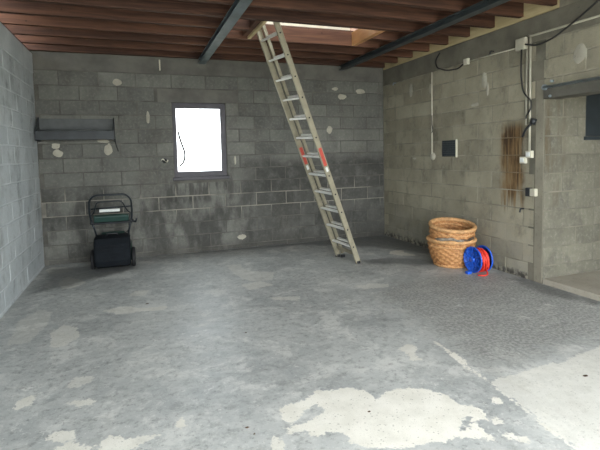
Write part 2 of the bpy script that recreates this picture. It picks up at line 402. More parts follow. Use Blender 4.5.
# --- floor: 2 cm grid carrying worn-patch distances as attributes
PATCHES = [  # (weight, polygon in metres on the floor)
 (1.0, [(-3.4,-4.64),(-3.26,-4.59),(-3.14,-4.54),(-2.93,-4.57),(-2.86,-4.64),(-2.82,-4.74),(-2.72,-4.7),(-2.59,-4.71),(-2.48,-4.77),(-2.43,-4.86),(-2.41,-4.99),(-2.33,-5.06),(-2.35,-5.14),(-2.45,-5.17),(-2.47,-5.32),(-2.57,-5.27),(-2.64,-5.23),(-2.73,-5.25),(-2.79,-5.21),(-2.89,-5.21),(-2.99,-5.2),(-3.09,-5.14),(-3.15,-5.08),(-3.16,-4.99),(-3.22,-4.95),(-3.29,-4.96),(-3.36,-4.88),(-3.43,-4.76)]),
 (0.6, [(-2.08,-4.83),(-1.92,-4.83),(-1.69,-4.81),(-1.51,-4.78),(-1.45,-4.82),(-1.22,-4.78),(-0.94,-4.73),(-0.5,-4.85),(-0.3,-5.6),(-1.2,-6.6),(-2.0,-6.7),(-2.19,-5.62),(-2.15,-5.49),(-2.13,-5.33),(-2.1,-5.12),(-2.1,-4.98)]),
 (1.0, [(-2.06,-4.39),(-1.99,-4.42),(-2.0,-4.55),(-2.08,-4.67),(-2.09,-4.58)]),
 (1.0, [(-2.21,-5.0),(-2.16,-5.0),(-2.16,-5.07),(-2.21,-5.08),(-2.23,-5.04)]),
 (0.9, [(-2.41,-5.28),(-2.35,-5.29),(-2.31,-5.37),(-2.33,-5.39),(-2.4,-5.34)]),
 (0.9, [(-2.38,-5.19),(-2.31,-5.17),(-2.32,-5.23),(-2.38,-5.22)]),
 (0.8, [(-2.34,-4.2),(-2.22,-4.16),(-2.18,-4.23),(-2.28,-4.34),(-2.28,-4.42),(-2.37,-4.42),(-2.32,-4.3)]),
 (0.64, [(-4.48,-2.38),(-4.34,-2.28),(-4.11,-2.44),(-3.89,-2.47),(-3.92,-2.58),(-4.15,-2.55),(-4.37,-2.54)]),
 (0.60, [(-4.88,-2.78),(-4.8,-2.63),(-4.67,-2.75),(-4.63,-3.0),(-4.72,-3.15),(-4.82,-3.14)]),
 (0.32, [(-5.16,-2.94),(-5.2,-2.33),(-5.08,-2.05),(-4.95,-2.22),(-4.93,-2.58),(-5.0,-2.96)]),
 (0.85, [(-4.88,-4.08),(-4.88,-3.97),(-4.78,-3.91),(-4.78,-4.04)]),
 (0.9, [(-4.65,-4.44),(-4.6,-4.39),(-4.49,-4.42),(-4.49,-4.51),(-4.56,-4.5)]),
 (0.5, [(-4.61,-3.87),(-4.58,-3.76),(-4.45,-3.77),(-4.46,-3.88),(-4.56,-3.93)]),
 (0.75, [(-4.57,-4.1),(-4.43,-4.09),(-4.41,-4.16),(-4.5,-4.18)]),
 (0.95, [(-4.38,-4.6),(-4.32,-4.55),(-4.19,-4.61),(-4.16,-4.7),(-4.26,-4.72),(-4.36,-4.7)]),
 (0.8, [(-4.19,-4.59),(-4.06,-4.64),(-4.12,-4.66),(-4.19,-4.69)]),
 (0.9, [(-4.58,-4.55),(-4.49,-4.54),(-4.4,-4.61),(-4.4,-4.68),(-4.57,-4.66)]),
 (0.48, [(-4.26,-1.96),(-4.2,-1.79),(-4.04,-1.82),(-4.1,-2.03)]),
 (0.40, [(-3.05,-1.02),(-2.85,-1.05),(-2.86,-1.4),(-2.55,-1.68),(-2.67,-2.0),(-2.93,-1.93),(-3.03,-1.59)]),
 (0.48, [(-3.07,-2.04),(-2.82,-1.98),(-2.7,-2.21),(-3.01,-2.28)]),
 (0.56, [(-2.88,-2.62),(-2.58,-2.7),(-2.64,-2.85),(-2.86,-2.72)]),
 (0.9, [(-3.98,-4.55),(-3.94,-4.52),(-3.93,-4.6),(-3.97,-4.61)]),
 (0.9, [(-3.44,-4.82),(-3.35,-4.83),(-3.35,-4.89),(-3.43,-4.87)]),
 (0.9, [(-3.51,-4.86),(-3.49,-4.92),(-3.49,-5.0),(-3.55,-4.98)]),
 (0.48, [(-1.91,-2.61),(-1.69,-2.58),(-1.51,-2.7),(-1.58,-2.8),(-1.85,-2.76)]),
 (0.9, [(-0.66,-1.26),(-0.49,-1.18),(-0.41,-1.22),(-0.47,-1.39),(-0.41,-1.56),(-0.45,-1.65),(-0.64,-1.52),(-0.72,-1.38)]),
 (0.5, [(-5.34,-0.26),(-5.27,-0.12),(-5.09,-0.2),(-4.98,-0.4),(-5.07,-0.55),(-5.23,-0.53)]),
 (0.6, [(-5.08,-1.05),(-4.99,-0.8),(-4.84,-0.97),(-4.75,-1.15),(-4.82,-1.35),(-4.98,-1.36)]),
 (0.9, [(-2.02,-4.2),(-1.99,-4.2),(-2.08,-5.0),(-2.13,-5.4),(-2.19,-5.9),(-2.23,-5.9),(-2.16,-5.4),(-2.11,-5.0)]),
]
HOLES = [[(-3.28,-4.72),(-3.2,-4.69),(-3.16,-4.75),(-3.22,-4.78),(-3.31,-4.82),(-3.39,-4.82)],
         [(-2.48,-5.1),(-2.45,-5.12),(-2.53,-5.19),(-2.58,-5.19)]]
DARK = [(-2.0,-2.9),(-1.5,-2.6),(-0.7,-2.5),(0.1,-2.7),(0.1,-4.9),(-0.94,-4.73),(-1.5,-4.78),(-2.08,-4.83),(-2.05,-4.3),(-1.97,-3.6)]
DARKER_AREAS = [[(-5.3,-0.2),(-4.2,-0.2),(-4.1,-0.75),(-4.5,-1.0),(-5.0,-1.4),(-5.35,-1.5)],
          [(-4.0,0.1),(0.1,0.1),(0.1,-2.0),(-0.25,-1.7),(-0.7,-0.9),(-1.6,-0.28),(-4.0,-0.14)],
          [(-1.3,-1.5),(-0.8,-1.5),(-0.25,-2.0),(-0.2,-2.4),(-0.7,-2.2),(-1.3,-1.8)],
          [(0.1,-3.0),(-0.2,-3.0),(-0.35,-3.7),(-0.1,-4.2),(0.1,-4.3)]]
def sdf(X, Y, poly):
    n = len(poly); d = np.full(X.shape, 1e9); ins = np.zeros(X.shape, bool)
    for i in range(n):
        ax, ay = poly[i]; bx, by = poly[(i + 1) % n]; ex, ey = bx - ax, by - ay; wx, wy = X - ax, Y - ay
        t = np.clip((wx * ex + wy * ey) / (ex * ex + ey * ey), 0, 1)
        d = np.minimum(d, (wx - ex * t) ** 2 + (wy - ey * t) ** 2)
        c = (ay > Y) != (by > Y)
        if abs(ey) > 1e-9: ins ^= c & (X < ex * (Y - ay) / ey + ax)
    d = np.sqrt(d); return np.where(ins, d, -d)
xs = np.arange(-5.6, 0.065, 0.02)
ys = np.arange(-8.1, 0.07, 0.02)
X, Y = np.meshgrid(xs, ys); nx, ny = len(xs), len(ys)
patch = np.full(X.shape, -1.0); wgt = np.full(X.shape, 0.8)
for w, pg in PATCHES:
    s = sdf(X, Y, pg); up_ = s > patch; wgt = np.where(up_, w, wgt); patch = np.maximum(patch, s)
for pg in HOLES: patch = np.minimum(patch, -sdf(X, Y, pg))
dark = sdf(X, Y, DARK)
stain = np.max([sdf(X, Y, p) for p in DARKER_AREAS], 0)
Z = -0.004 * np.clip(1 - np.abs(X + 2.0 + 0.045 * (Y + 3.4)) / 0.03, 0, 1) * (Y < -2.9)      # casting seam
me = bpy.data.meshes.new('floor')
V = np.stack([X, Y, Z], -1).reshape(-1, 3)
idx = np.arange(nx * ny).reshape(ny, nx)
F = np.stack([idx[:-1, :-1], idx[:-1, 1:], idx[1:, 1:], idx[1:, :-1]], -1).reshape(-1, 4)
me.vertices.add(len(V)); me.vertices.foreach_set('co', V.ravel())
me.loops.add(F.size); me.loops.foreach_set('vertex_index', F.ravel().astype(np.int32))
me.polygons.add(len(F)); me.polygons.foreach_set('loop_start', np.arange(0, F.size, 4, dtype=np.int32))
me.polygons.foreach_set('loop_total', np.full(len(F), 4, np.int32))
me.update(); me.validate()
for nm, arr in (('patch', patch), ('weight', wgt), ('dark', dark), ('stain', stain)):
    a = me.attributes.new(nm, 'FLOAT', 'POINT'); a.data.foreach_set('value', np.clip(arr, -0.5, 1.0).astype(np.float32).ravel())
me.polygons.foreach_set('use_smooth', np.ones(len(F), bool))
me.materials.append(M['floor'])
fl = bpy.data.objects.new('floor', me); COL.objects.link(fl); struct(fl)

struct(MB().box((0.0, YF, -0.4), (3.0, -3.37, 0.06), 0.004).build('floor_annex', 'floor_annex'))
struct(MB().box((-40, -50, -0.3), (40, YF, -0.02)).build('ground', 'gravel'))
struct(MB().box((-40, 0.2, -0.6), (40, 50, -0.3)).build('ground', 'gravel'))

# --- walls: mortar body set 4 mm behind the block faces, every block a child
REC = 0.004
WX0, WX1, WZ0, WZ1 = -3.585, -2.785, 1.165, 2.285          # window opening
wb = MB()
for lo, hi in (((WL - .2, REC, -.45), (WX0, .2, 3.35)), ((WX1, REC, -.45), (.2, .2, 3.35)), ((WX0, REC, -.45), (WX1, .2, WZ0)), ((WX0, REC, WZ1), (WX1, .2, 3.35))):
    wb.box(lo, hi)
wall_back = struct(wb.build('wall_back', 'mortar_back'))
wall_left = struct(MB().box((WL - .2, YF, -.45), (WL - REC, REC, H)).build('wall_left', 'mortar_left'))
JY, LZ = -3.37, 2.12                                    # jamb of the annex opening, top of its lintel
wr = MB()
wr.box((REC, JY + .04, -.45), (.2, REC, H)); wr.box((REC, -6.6, LZ), (.2, JY + REC, H)); wr.box((REC, YF, -.45), (.2, -6.6, H))
wr.box((REC, YF, H), (.2, -3.52, 3.3))
wall_right = struct(wr.build('wall_right', 'mortar_right'))
AX0, AX1, AZ0, AZ1 = 0.60, 1.55, 1.60, 2.35             # dark window of the annex
wa = MB()
for lo, hi in (((.0, JY + REC, 0), (AX0, JY + .2, 2.7)), ((AX1, JY + REC, 0), (3.2, JY + .2, 2.7)), ((AX0, JY + REC, 0), (AX1, JY + .2, AZ0)), ((AX0, JY + REC, AZ1), (AX1, JY + .2, 2.7))):
    wa.box(lo, hi)
wall_annex = struct(wa.build('wall_annex', 'mortar_annex'))
struct(MB().box((3.0, YF, -.1), (3.2, JY + REC, 2.7)).build('wall_annex_side', 'wallout'))
struct(MB().box((.2, YF, 2.55), (3.2, JY + .2, 2.75)).build('ceiling_annex', 'wallout'))
wf = MB()
wf.box((WL - .2, YF - .2, -.45), (-5.1, YF, 3.3)); wf.box((-.1, YF - .2, -.45), (.4, YF, 3.3)); wf.box((1.6, YF - .2, -.1), (3.2, YF, 2.75))
wf.box((-5.1, YF - .2, 2.8), (-.1, YF, 3.3)); wf.box((.4, YF - .2, 2.15), (1.6, YF, 2.75))
struct(wf.build('wall_front', 'wallout'))

BLK = {}
def block_mesh(w, h, mat):
    k = (round(w, 2), round(h, 3), mat)
    if k not in BLK:
        w, h = k[0], k[1]; b = 0.006; d = 0.03
        x0, x1, z0, z1 = -w / 2, w / 2, -h / 2, h / 2
        vs = [(x0 + b, 0, z0 + b), (x1 - b, 0, z0 + b), (x1 - b, 0, z1 - b), (x0 + b, 0, z1 - b),
              (x0, b * .7, z0), (x1, b * .7, z0), (x1, b * .7, z1), (x0, b * .7, z1),
              (x0, d, z0), (x1, d, z0), (x1, d, z1), (x0, d, z1)]
        fs = [(0, 1, 2, 3)] + [(4 + i, 4 + (i + 1) % 4, (i + 1) % 4, i) for i in range(4)] + [(8 + i, 8 + (i + 1) % 4, 4 + (i + 1) % 4, 4 + i) for i in range(4)]
        me = bpy.data.meshes.new('concrete_block'); me.from_pydata(vs, [], fs); me.materials.append(M[mat]); BLK[k] = me
    return BLK[k]
def lay(parent, mat, fn, rz, s0, s1, z_first, pitch, n, off_odd, off_even, length, holes, ztop=None, zmin=0.0, skip=None):
    """fn(s, z) -> point on the wall; s runs along the wall; holes = [(s0,s1,z0,z1)]"""
    rnd = random.Random(len(mat) * 31 + n)
    J = 0.011
    for k in range(-1, n):
        z0 = z_first + pitch * k; z1 = z0 + pitch
        if z1 < zmin + .03: continue
        z0 = max(z0, zmin - J)
        off = off_odd if k % 2 else off_even
        m0 = math.floor((s0 - off) / length) - 1
        s = off + m0 * length
        while s < s1:
            a, b = max(s, s0), min(s + length, s1); s += length
            if b - a < 0.05: continue
            segs = [(a, b)]
            for h0, h1, hz0, hz1 in holes:
                if z1 - .02 > hz0 and z0 + .02 < hz1:
                    ns = []
                    for p, q in segs:
                        if q <= h0 or p >= h1: ns.append((p, q)); continue
                        if p < h0: ns.append((p, h0))
                        if q > h1: ns.append((h1, q))
                    segs = ns
            for p, q in segs:
                if q - p < 0.045: continue
                zz0, zz1 = z0, z1
                for h0, h1, hz0, hz1 in holes:
                    pass
                me = block_mesh(q - p - J, zz1 - zz0 - J, mat)
                o = bpy.data.objects.new('concrete_block', me); COL.objects.link(o); o.parent = parent
                pt = fn((p + q) / 2, (zz0 + zz1) / 2, rnd.uniform(-0.002, 0.002))
                o.location = pt; o.rotation_euler = (rnd.uniform(-.004, .004), 0, rz + rnd.uniform(-.003, .003))
# back wall: ring beam, lintel and sill are concrete of their own
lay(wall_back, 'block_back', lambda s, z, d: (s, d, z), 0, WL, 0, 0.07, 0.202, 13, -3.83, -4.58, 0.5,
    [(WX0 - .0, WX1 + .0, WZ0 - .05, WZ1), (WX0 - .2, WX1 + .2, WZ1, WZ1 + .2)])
MB().box((WL, -.006, 2.70), (0, .1, 3.0), .006).build('ring_beam', 'ring', wall_back)
MB().box((WX0 - .2, -.003, WZ1), (WX1 + .2, .1, WZ1 + .2), .006).build('window_lintel', 'ring', wall_back)
# left wall (visible run only)
lay(wall_left, 'block_left', lambda s, z, d: (WL + d, s, z), PI / 2, -5.4, 0, 0.03, 0.2, 13, -0.28, -0.53, 0.5, [])
MB().box((WL - .1, YF, 2.64), (WL + .005, -.006, H), .006).build('ring_beam', 'mortar_left', wall_left)
# right wall
lay(wall_right, 'block_right', lambda s, z, d: (d, -s, z), -PI / 2, 0, 3.25, -0.01, 0.2025, 13, 2.11, 2.36, 0.49, [(1.63, 1.95, 1.395, 1.62)])
lay(wall_right, 'block_right', lambda s, z, d: (d, -s, z), -PI / 2, 3.25, 6.0, -0.01 + 0.2025 * 11, 0.2025, 2, 2.11, 2.36, 0.49, [], zmin=LZ)
MB().box((-.004, YF, 2.63), (.1, 0, H), .006).build('ring_beam', 'ring_right', wall_right)
MB().box((-.004, JY + .009, 0), (.1, -3.255, 2.21), .004).build('corner_post', 'post', wall_right)
# annex wall
lay(wall_annex, 'block_annex', lambda s, z, d: (s, JY + d, z), 0, 0.0, 3.0, -0.01, 0.2025, 13, 0.26, 0.48, 0.49, [(AX0, AX1, AZ0, AZ1)], zmin=0.06)
# mortar dabs thrown on the walls
def dab(parent, mat, fn, s, z, rs, rz_, seed, dirs=(1, 1)):
    rnd = random.Random(seed); n = 18; b = MB(); ring = []; ctr = Vector(fn(s, z, -0.008))
    ang = [2 * PI * i / n for i in range(n)]; rr = [rnd.uniform(.72, 1.15) for _ in ang]
    rr = [(rr[i - 1] + rr[i] * 2 + rr[(i + 1) % n]) / 4 for i in range(n)]
    vs = [ctr] + [Vector(fn(s + math.cos(a) * r * rs * .6, z + math.sin(a) * r * rz_ * .6, -0.007)) for a, r in zip(ang, rr)] \
         + [Vector(fn(s + math.cos(a) * r * rs, z + math.sin(a) * r * rz_, 0.004)) for a, r in zip(ang, rr)]
    fs = [(0, 1 + i, 1 + (i + 1) % n) for i in range(n)] + [(1 + i, 1 + n + i, 1 + n + (i + 1) % n, 1 + (i + 1) % n) for i in range(n)]
    b.add(vs, fs, True); return b.build('mortar_dab', mat, parent)
fB = lambda s, z, d: (s, d, z)
fR = lambda s, z, d: (d, s, z)
for i, (s, z, a, b) in enumerate([(-4.33, 2.56, .07, .06), (-5.16, 1.66, .06, .05), (-5.14, 1.56, .07, .06), (-4.49, 1.60, .07, .1), (-4.55, 1.72, .1, .03),
        (-.92, 2.555, .07, .035), (-.79, 2.43, .09, .055), (-.45, 2.53, .11, .05), (-1.03, 1.87, .06, .09), (-2.59, .18, .1, .05),
        (-3.93, 2.06, .03, .1), (-2.66, 1.4, .02, .08)]):
    dab(wall_back, 'mortar_dab', fB, s, z, a, b, i)
for i, (s, z, a, b) in enumerate([(-.86, 2.44, .06, .13), (-2.46, 2.34, .055, .12), (-3.76, 2.38, .1, .12), (-2.52, 2.22, .03, .1), (-.95, 1.37, .06, .025), (-1.36, 2.4, .05, .1), (-2.3, 2.06, .08, .03)]):
    dab(wall_right, 'mortar_dab', fR, s, z, a, b, 40 + i)

# --- window
win = struct(MB().box((WX0, .03, WZ0), (WX0 + .05, .1, WZ1), .004).box((WX1 - .075, .03, WZ0), (WX1, .1, WZ1), .004)
             .box((WX0 + .048, .032, WZ1 - .07), (WX1 - .073, .098, WZ1), .003).box((WX0 + .048, .032, WZ0), (WX1 - .073, .098, WZ0 + .07), .003).build('window_1', 'frame'))
MB().box((WX0 + .05, .06, WZ0 + .06), (WX1 - .065, .066, WZ1 - .06)).build('pane', 'glass', win)
MB().box((WX0 - .03, -.03, WZ0 - .05), (WX1 + .03, .12, WZ0), .01).build('window_sill', 'frame', win)
MB().box((WX0 + .045, .05, WZ0 + .06), (WX0 + .06, .085, WZ1 - .06), .003).box((WX1 - .08, .05, WZ0 + .06), (WX1 - .065, .085, WZ1 - .06), .003) \
    .box((WX0 + .059, .051, WZ1 - .085), (WX1 - .079, .084, WZ1 - .06), .003).box((WX0 + .059, .051, WZ0 + .06), (WX1 - .079, .084, WZ0 + .085), .003).build('sash', 'frame', win)
w2 = struct(MB().box((AX0, JY + .04, AZ0), (AX0 + .05, JY + .12, AZ1), .004).box((AX1 - .05, JY + .04, AZ0), (AX1, JY + .12, AZ1), .004)
            .box((AX0, JY + .04, AZ1 - .05), (AX1, JY + .12, AZ1), .004).build('window_2', 'dark_panel'))
MB().box((AX0 + .04, JY + .07, AZ0), (AX1 - .04, JY + .09, AZ1 - .04)).build('dark_pane', 'dark_panel', w2)  # dark sheet stands in for the window's dark opening
MB().box((AX0 - .03, JY - .02, AZ0 - .04), (AX1 + .03, JY + .12, AZ0), .006).build('window_sill', 'dark_panel', w2)

# --- ceiling: joists, attic planks, hatch
ceil = bpy.data.objects.new('ceiling', None); COL.objects.link(ceil); struct(ceil)
ZJ, HJ = 2.94, 0.18
HX0, HX1 = -2.75, -1.27                                  # hatch
ny_ = 0
def joist(x0, x1, y, th=.065):
    MB().box((x0, y, ZJ), (x1, y + th, ZJ + HJ), .003).build('joist', 'joist', ceil)
JN = [-(0.056 + 0.4305 * k) for k in range(19)]
JN[0] = -0.07
for k, y in enumerate(JN):
    if y < YF + .02: continue
    if k == 4:
        joist(-5.5, HX0 - .05, y); joist(HX1 + .07, -.002, y)
    else: joist(-5.5, -.002, y)
for x, hh, th, m_ in ((HX0 + .02, .05, .04, 'palewood'), (HX1, HJ, .065, 'trimmer')):  # pale left batten stands in for the trimmer's lit lower edge
    MB().box((x, JN[5] + .067, ZJ), (x + th, JN[3] - .002, ZJ + hh), .003).build('trimmer', m_, ceil)
MB().box((HX0 - .045, JN[5] + .067, ZJ + .03), (HX0 + .02, JN[3] - .002, ZJ + HJ), .003).build('trimmer', 'joist', ceil)
pw = 0.2
x = -5.5
while x < 0:
    x1 = min(x + pw, 0.0) - .004
    if x1 > HX0 and x < HX1:
        segs = [(YF + .02, JN[5] + .067), (JN[3] - .002, -.01)]
    else: segs = [(YF + .02, -.01)]
    for a, b in segs: MB().box((x, a, ZJ + HJ), (x1, b, ZJ + HJ + .025)).build('plank', 'plank', ceil)
    x += pw
MB().box((HX0, JN[3] + .0, ZJ + HJ + .026), (HX1 - .02, JN[3] + .04, ZJ + HJ + .09), .003).build('hatch_curb', 'whitewood', ceil)
struct(MB().box((-.001, -3.52, 2.905), (.03, -.01, ZJ + HJ + .02), .003).build('trim_1', 'palewood'), 'pale yellow rim board on the wall top closing the joist ends')
struct(MB().box((WL - .2, YF, H), (WL - .02, 0, ZJ)).build('trim_2', 'plank'))
rf = MB()
def slab(xa, xb, ya, yb):
    z = lambda x: 5.0 - abs(x + 2.7) * 0.485
    rf.add([(x, y, z(x) + d) for d in (0, .06) for x in (xa, xb) for y in (ya, yb)],
           [(0, 1, 3, 2), (4, 6, 7, 5), (0, 4, 5, 1), (2, 3, 7, 6), (0, 2, 6, 4), (1, 5, 7, 3)])
slab(-6.1, -2.7, -8.6, .9)
slab(-2.7, -2.55, -8.6, .9); slab(-1.0, .7, -8.6, .9); slab(-2.55, -1.0, -8.6, -4.9); slab(-2.55, -1.0, -3.0, .9)   # gap added in the unseen roof so sky light reaches the hatch
struct(rf.build('roof', 'tile'))

def ibeam(x, y0, y1, z0, w, h, mat, label):
    t = .01; b = MB()
    b.box((x - w / 2, y0, z0), (x + w / 2, y1, z0 + t), .002).box((x - w / 2, y0, z0 + h - t), (x + w / 2, y1, z0 + h), .002).box((x - .004, y0, z0 + t - .002), (x + .004, y1, z0 + h - t + .002))
    o = b.build('steel_beam', mat, origin=(x, (y0 + y1) / 2, z0)); return tag(o, label, 'beam', 'steel beams under the joists')
ibeam(-3.12, -7.95, .05, 2.868, .11, .072, 'steel', 'grey-blue steel beam under the joists above the bare window')
ibeam(-.80, -7.95, .05, 2.868, .10, .072, 'steel_dark', 'dark thin steel beam under the joists between hatch and conduit wall')

# --- annex lintel with sliding-door rail
lt = thing('opening_lintel', (0.1, -3.37, 2.0), 'dark grey lintel with bolted rail over the annex opening', 'lintel')
MB().box((-.03, -6.6, 2.0), (.2, -3.37, 2.115), .005).build('beam', 'lintel', lt)
MB().tube([(-.05, -6.6, 2.118), (-.05, -3.39, 2.118)], .014, 8).build('rail', 'galv', lt)
MB().tube([(-.06, -3.4, 2.118), (-.03, -3.4, 2.118)], .03, 12).build('end_bracket', 'galv', lt)
MB().tube([(-.045, -3.46, 2.02), (-.025, -3.46, 2.02)], .014, 8).build('bolt', 'galv', lt)
MB().tube([(-.03, -3.46, 2.175), (0.01, -3.46, 2.175)], .014, 8).build('bolt', 'galv', lt)

# ------------------------------------------------------------------ ladder (two nested sections, rungs along y, leaning to -x)
LB = Vector((-1.40, -1.70, 0))                           # foot of the rail on the room side
LR = (-1.44, -1.46, 0)
lad = thing('extension_ladder', LR, 'tall aluminium double ladder leaning up into the ceiling hatch', 'ladder')
ld = Vector((-1.13, -.30, 2.90)).normalized()             # along the rails
rdir = Vector((-.15, .985, 0)); rdir = (rdir - ld * rdir.dot(ld)).normalized()
lp = rdir.cross(ld).normalized()                         # away from the lean
if lp.x < 0: lp = -lp
ML = Matrix(((rdir.x, lp.x, ld.x, LB.x), (rdir.y, lp.y, ld.y, LB.y), (rdir.z, lp.z, ld.z, LB.z), (0, 0, 0, 1)))
def lpt(w, off, t): return ML @ Vector((w, off, t))
def rail(w, off, t0, t1, th, d):
    b = MB()
    b.box((w - th / 2, off - d / 2, t0), (w + th / 2, off + d / 2, t1), .003, ML)
    for e in (-d / 2, d / 2 - .010): b.box((w - th / 2 - .003, off + e, t0), (w - th / 2 + .001, off + e + .010, t1), 0, ML)
    return b.build('rail', 'alu', lad)
def section(w0, w1, off, t0, t1, first, n, d):
    rail(w0, off, t0, t1, .022, d); rail(w1, off, t0, t1, .022, d)
    for i in range(n):
        t = first + .258 * i
        if t > t1 - .05: break
        MB().box((w0 - .008, off - .017, t - .012), (w1 + .008, off + .017, t + .012), .005, ML).build('rung', 'alu_rung', lad)
        MB().tube([lpt(w0 - .009, off, t), lpt(w0 - .016, off, t)], .010, 8).build('rung_end', 'rubber', lad)
section(0, .48, .012, .0, 3.46, .25, 13, .070)
section(.06, .42, .062, .03, 3.38, .27, 12, .040)
for w, off in ((0, .012), (.48, .012), (.06, .062), (.42, .062)):
    c = lpt(w, off, .02)
    MB().box((c.x - .032, c.y - .015, 0.0), (c.x + .032, c.y + .015, .04), .006).build('foot', 'rubber', lad)
for w in (0, .48):
    for (t0, t1, d, m_) in ((1.42, 1.66, .022, 'sticker'), (1.34, 1.40, .016, 'white')):
        MB().box((w - .0165, .012 - d, t0), (w - .0138, .012 + d, t1), 0, ML).build('sticker', m_, lad)
MB().box((.05, .02, .10), (.43, .036, .16), .004, ML).build('stabiliser_plate', 'alu', lad)

# ------------------------------------------------------------------ lawn mower (rear towards the room)
MR = (-4.47, -0.45, 0)
mw = thing('lawn_mower', MR, 'dark green push mower with black grass bag standing against the wall', 'lawn mower')
mx = -4.465
dk = MB()
pr = [(-.60, .10), (-.56, .26), (-.42, .30), (-.12, .29), (-.05, .22), (-.04, .09)]
def loft(b, prof, halfw, x, bev=.04):
    # prof (y,z) loop lofted over x with rounded shoulders
    cols = [(-1.0, .86), (-.93, .96), (-.8, 1.0), (.8, 1.0), (.93, .96), (1.0, .86)]
    cy = sum(p[0] for p in prof) / len(prof); cz = sum(p[1] for p in prof) / len(prof); n = len(prof); vs = []
    for sx, k in cols: vs += [(x + sx * halfw, cy + (p[0] - cy) * k, cz + (p[1] - cz) * k) for p in prof]
    fs = []
    for c in range(len(cols) - 1):
        for i in range(n): fs.append((c * n + i, c * n + (i + 1) % n, (c + 1) * n + (i + 1) % n, (c + 1) * n + i))
    fs.append(tuple(range(n))); fs.append(tuple(range((len(cols) - 1) * n, len(cols) * n)))
    b.add(vs, fs)
loft(dk, pr, .235, mx)
dk.build('deck', 'green', mw)
mh = MB(); loft(mh, [(-.42, .28), (-.40, .42), (-.30, .46), (-.18, .44), (-.12, .36), (-.11, .28)], .15, mx); mh.build('motor_housing', 'green', mw)
bg = MB()
loft(bg, [(-.72, .07), (-.75, .14), (-.745, .36), (-.70, .43), (-.60, .455), (-.46, .45), (-.43, .36), (-.43, .12), (-.48, .05), (-.66, .04)], .222, mx)
bag = bg.build('grass_bag', 'bag', mw)
sub(MB().tube([(mx - .07, -.60, .445), (mx - .06, -.60, .48), (mx + .06, -.60, .48), (mx + .07, -.60, .445)], .011, 8), 'bag_handle', 'black', bag, mw)
for i in range(5):
    z = .15 + .045 * i
    sub(MB().box((mx - .14, -.751, z), (mx + .14, -.735, z + .012), .003), 'vent_rib', 'bag', bag, mw)
for x, y, r in ((mx - .255, -.5, .13), (mx + .255, -.52, .13), (mx - .225, -.14, .09), (mx + .225, -.14, .09)):
    w = .045
    Mx = place((x - w / 2, y, r), (1, 0, 0))
    wh = MB().lathe([(r - .03, 0), (r - .008, 0), (r, .01), (r, w - .01), (r - .008, w), (r - .03, w)], 28, Mx).build('wheel', 'rubber', mw)
    sub(MB().lathe([(.0001, .006), (.03, .002), (r - .03, .008), (r - .03, w - .008), (.03, w - .002), (.0001, w - .006)], 20, Mx, close=False), 'hub', 'black', wh, mw)
# handle: leans back over the bag
def hp(x, t): return (mx + x, -.40 - .28 * t, .30 + .70 * t)
def arc(pts, r, k=5):
    out = [Vector(pts[0])]
    for i in range(1, len(pts) - 1):
        p = Vector(pts[i]); a = (Vector(pts[i - 1]) - p); b = (Vector(pts[i + 1]) - p)
        ra_ = min(r, a.length * .45, b.length * .45); a = p + a.normalized() * ra_; b = p + b.normalized() * ra_
        for j in range(k + 1):
            t = j / k; out.append(a * (1 - t) ** 2 + p * 2 * t * (1 - t) + b * t * t)
    out.append(Vector(pts[-1])); return out
for s in (-1, 1):
    MB().tube(arc([hp(s * .19, 0), hp(s * .20, .2), hp(s * .245, .52)], .05), .013, 10).build('lower_handle', 'darktube', mw)
    MB().tube([hp(s * .265, .46), hp(s * .225, .46)], .022, 10).build('clamp_knob', 'black', mw)
MB().tube(arc([hp(-.235, .40), hp(-.262, .62), hp(-.255, .9), hp(-.19, 1.0), hp(.19, 1.0), hp(.255, .9), hp(.262, .62), hp(.235, .40)], .07), .0135, 10).build('upper_handle', 'darktube', mw)
def hq(x, t, d): v = hp(x, t); return (v[0], v[1] - .93 * d, v[2] - .37 * d)
MB().tube(arc([hq(-.24, .62, .0), hq(-.20, .70, .03), hq(-.165, .89, .035), hq(.14, .90, .035), hq(.19, .72, .03), hq(.24, .62, 0)], .05), .009, 8).build('bail_bar', 'darktube', mw)
MB().tube([hp(-.24, .74), hp(.25, .76)], .011, 8).build('cross_bar', 'darktube', mw)
Mh = Matrix(((1, 0, 0, 0), (0, .93, -.37, 0), (0, .37, .93, 0), (0, 0, 0, 1)))
Mh = Matrix(((1, 0, 0, mx), (0, .928, -.371, hp(0, .55)[1]), (0, .371, .928, hp(0, .55)[2]), (0, 0, 0, 1)))
cp = MB().box((-.215, -.03, -.05), (.215, .03, .04), .014, Mh).build('control_panel', 'green', mw)
MB().box((-.235, -.02, -.085), (.235, .02, -.062), .006, Mh).build('cross_plate', 'black', mw)
Ml = Matrix(((1, 0, 0, mx - .01), (0, .928, -.371, hp(0, .70)[1]), (0, .371, .928, hp(0, .70)[2]), (0, 0, 0, 1)))
MB().box((-.13, -.014, -.018), (.12, .008, .018), .004, Ml).build('label_strip', 'white', mw)
MB().tube(arc([hp(.25, .5), (mx + .30, -.56, .60), (mx + .315, -.6, .66)], .03), .012, 8).build('lever', 'black', mw)
MB().tube(arc([hp(.24, .62), (mx + .20, -.52, .62), (mx + .225, -.46, .50), (mx + .12, -.40, .42)], .08), .006, 6).build('control_cable', 'cable', mw)

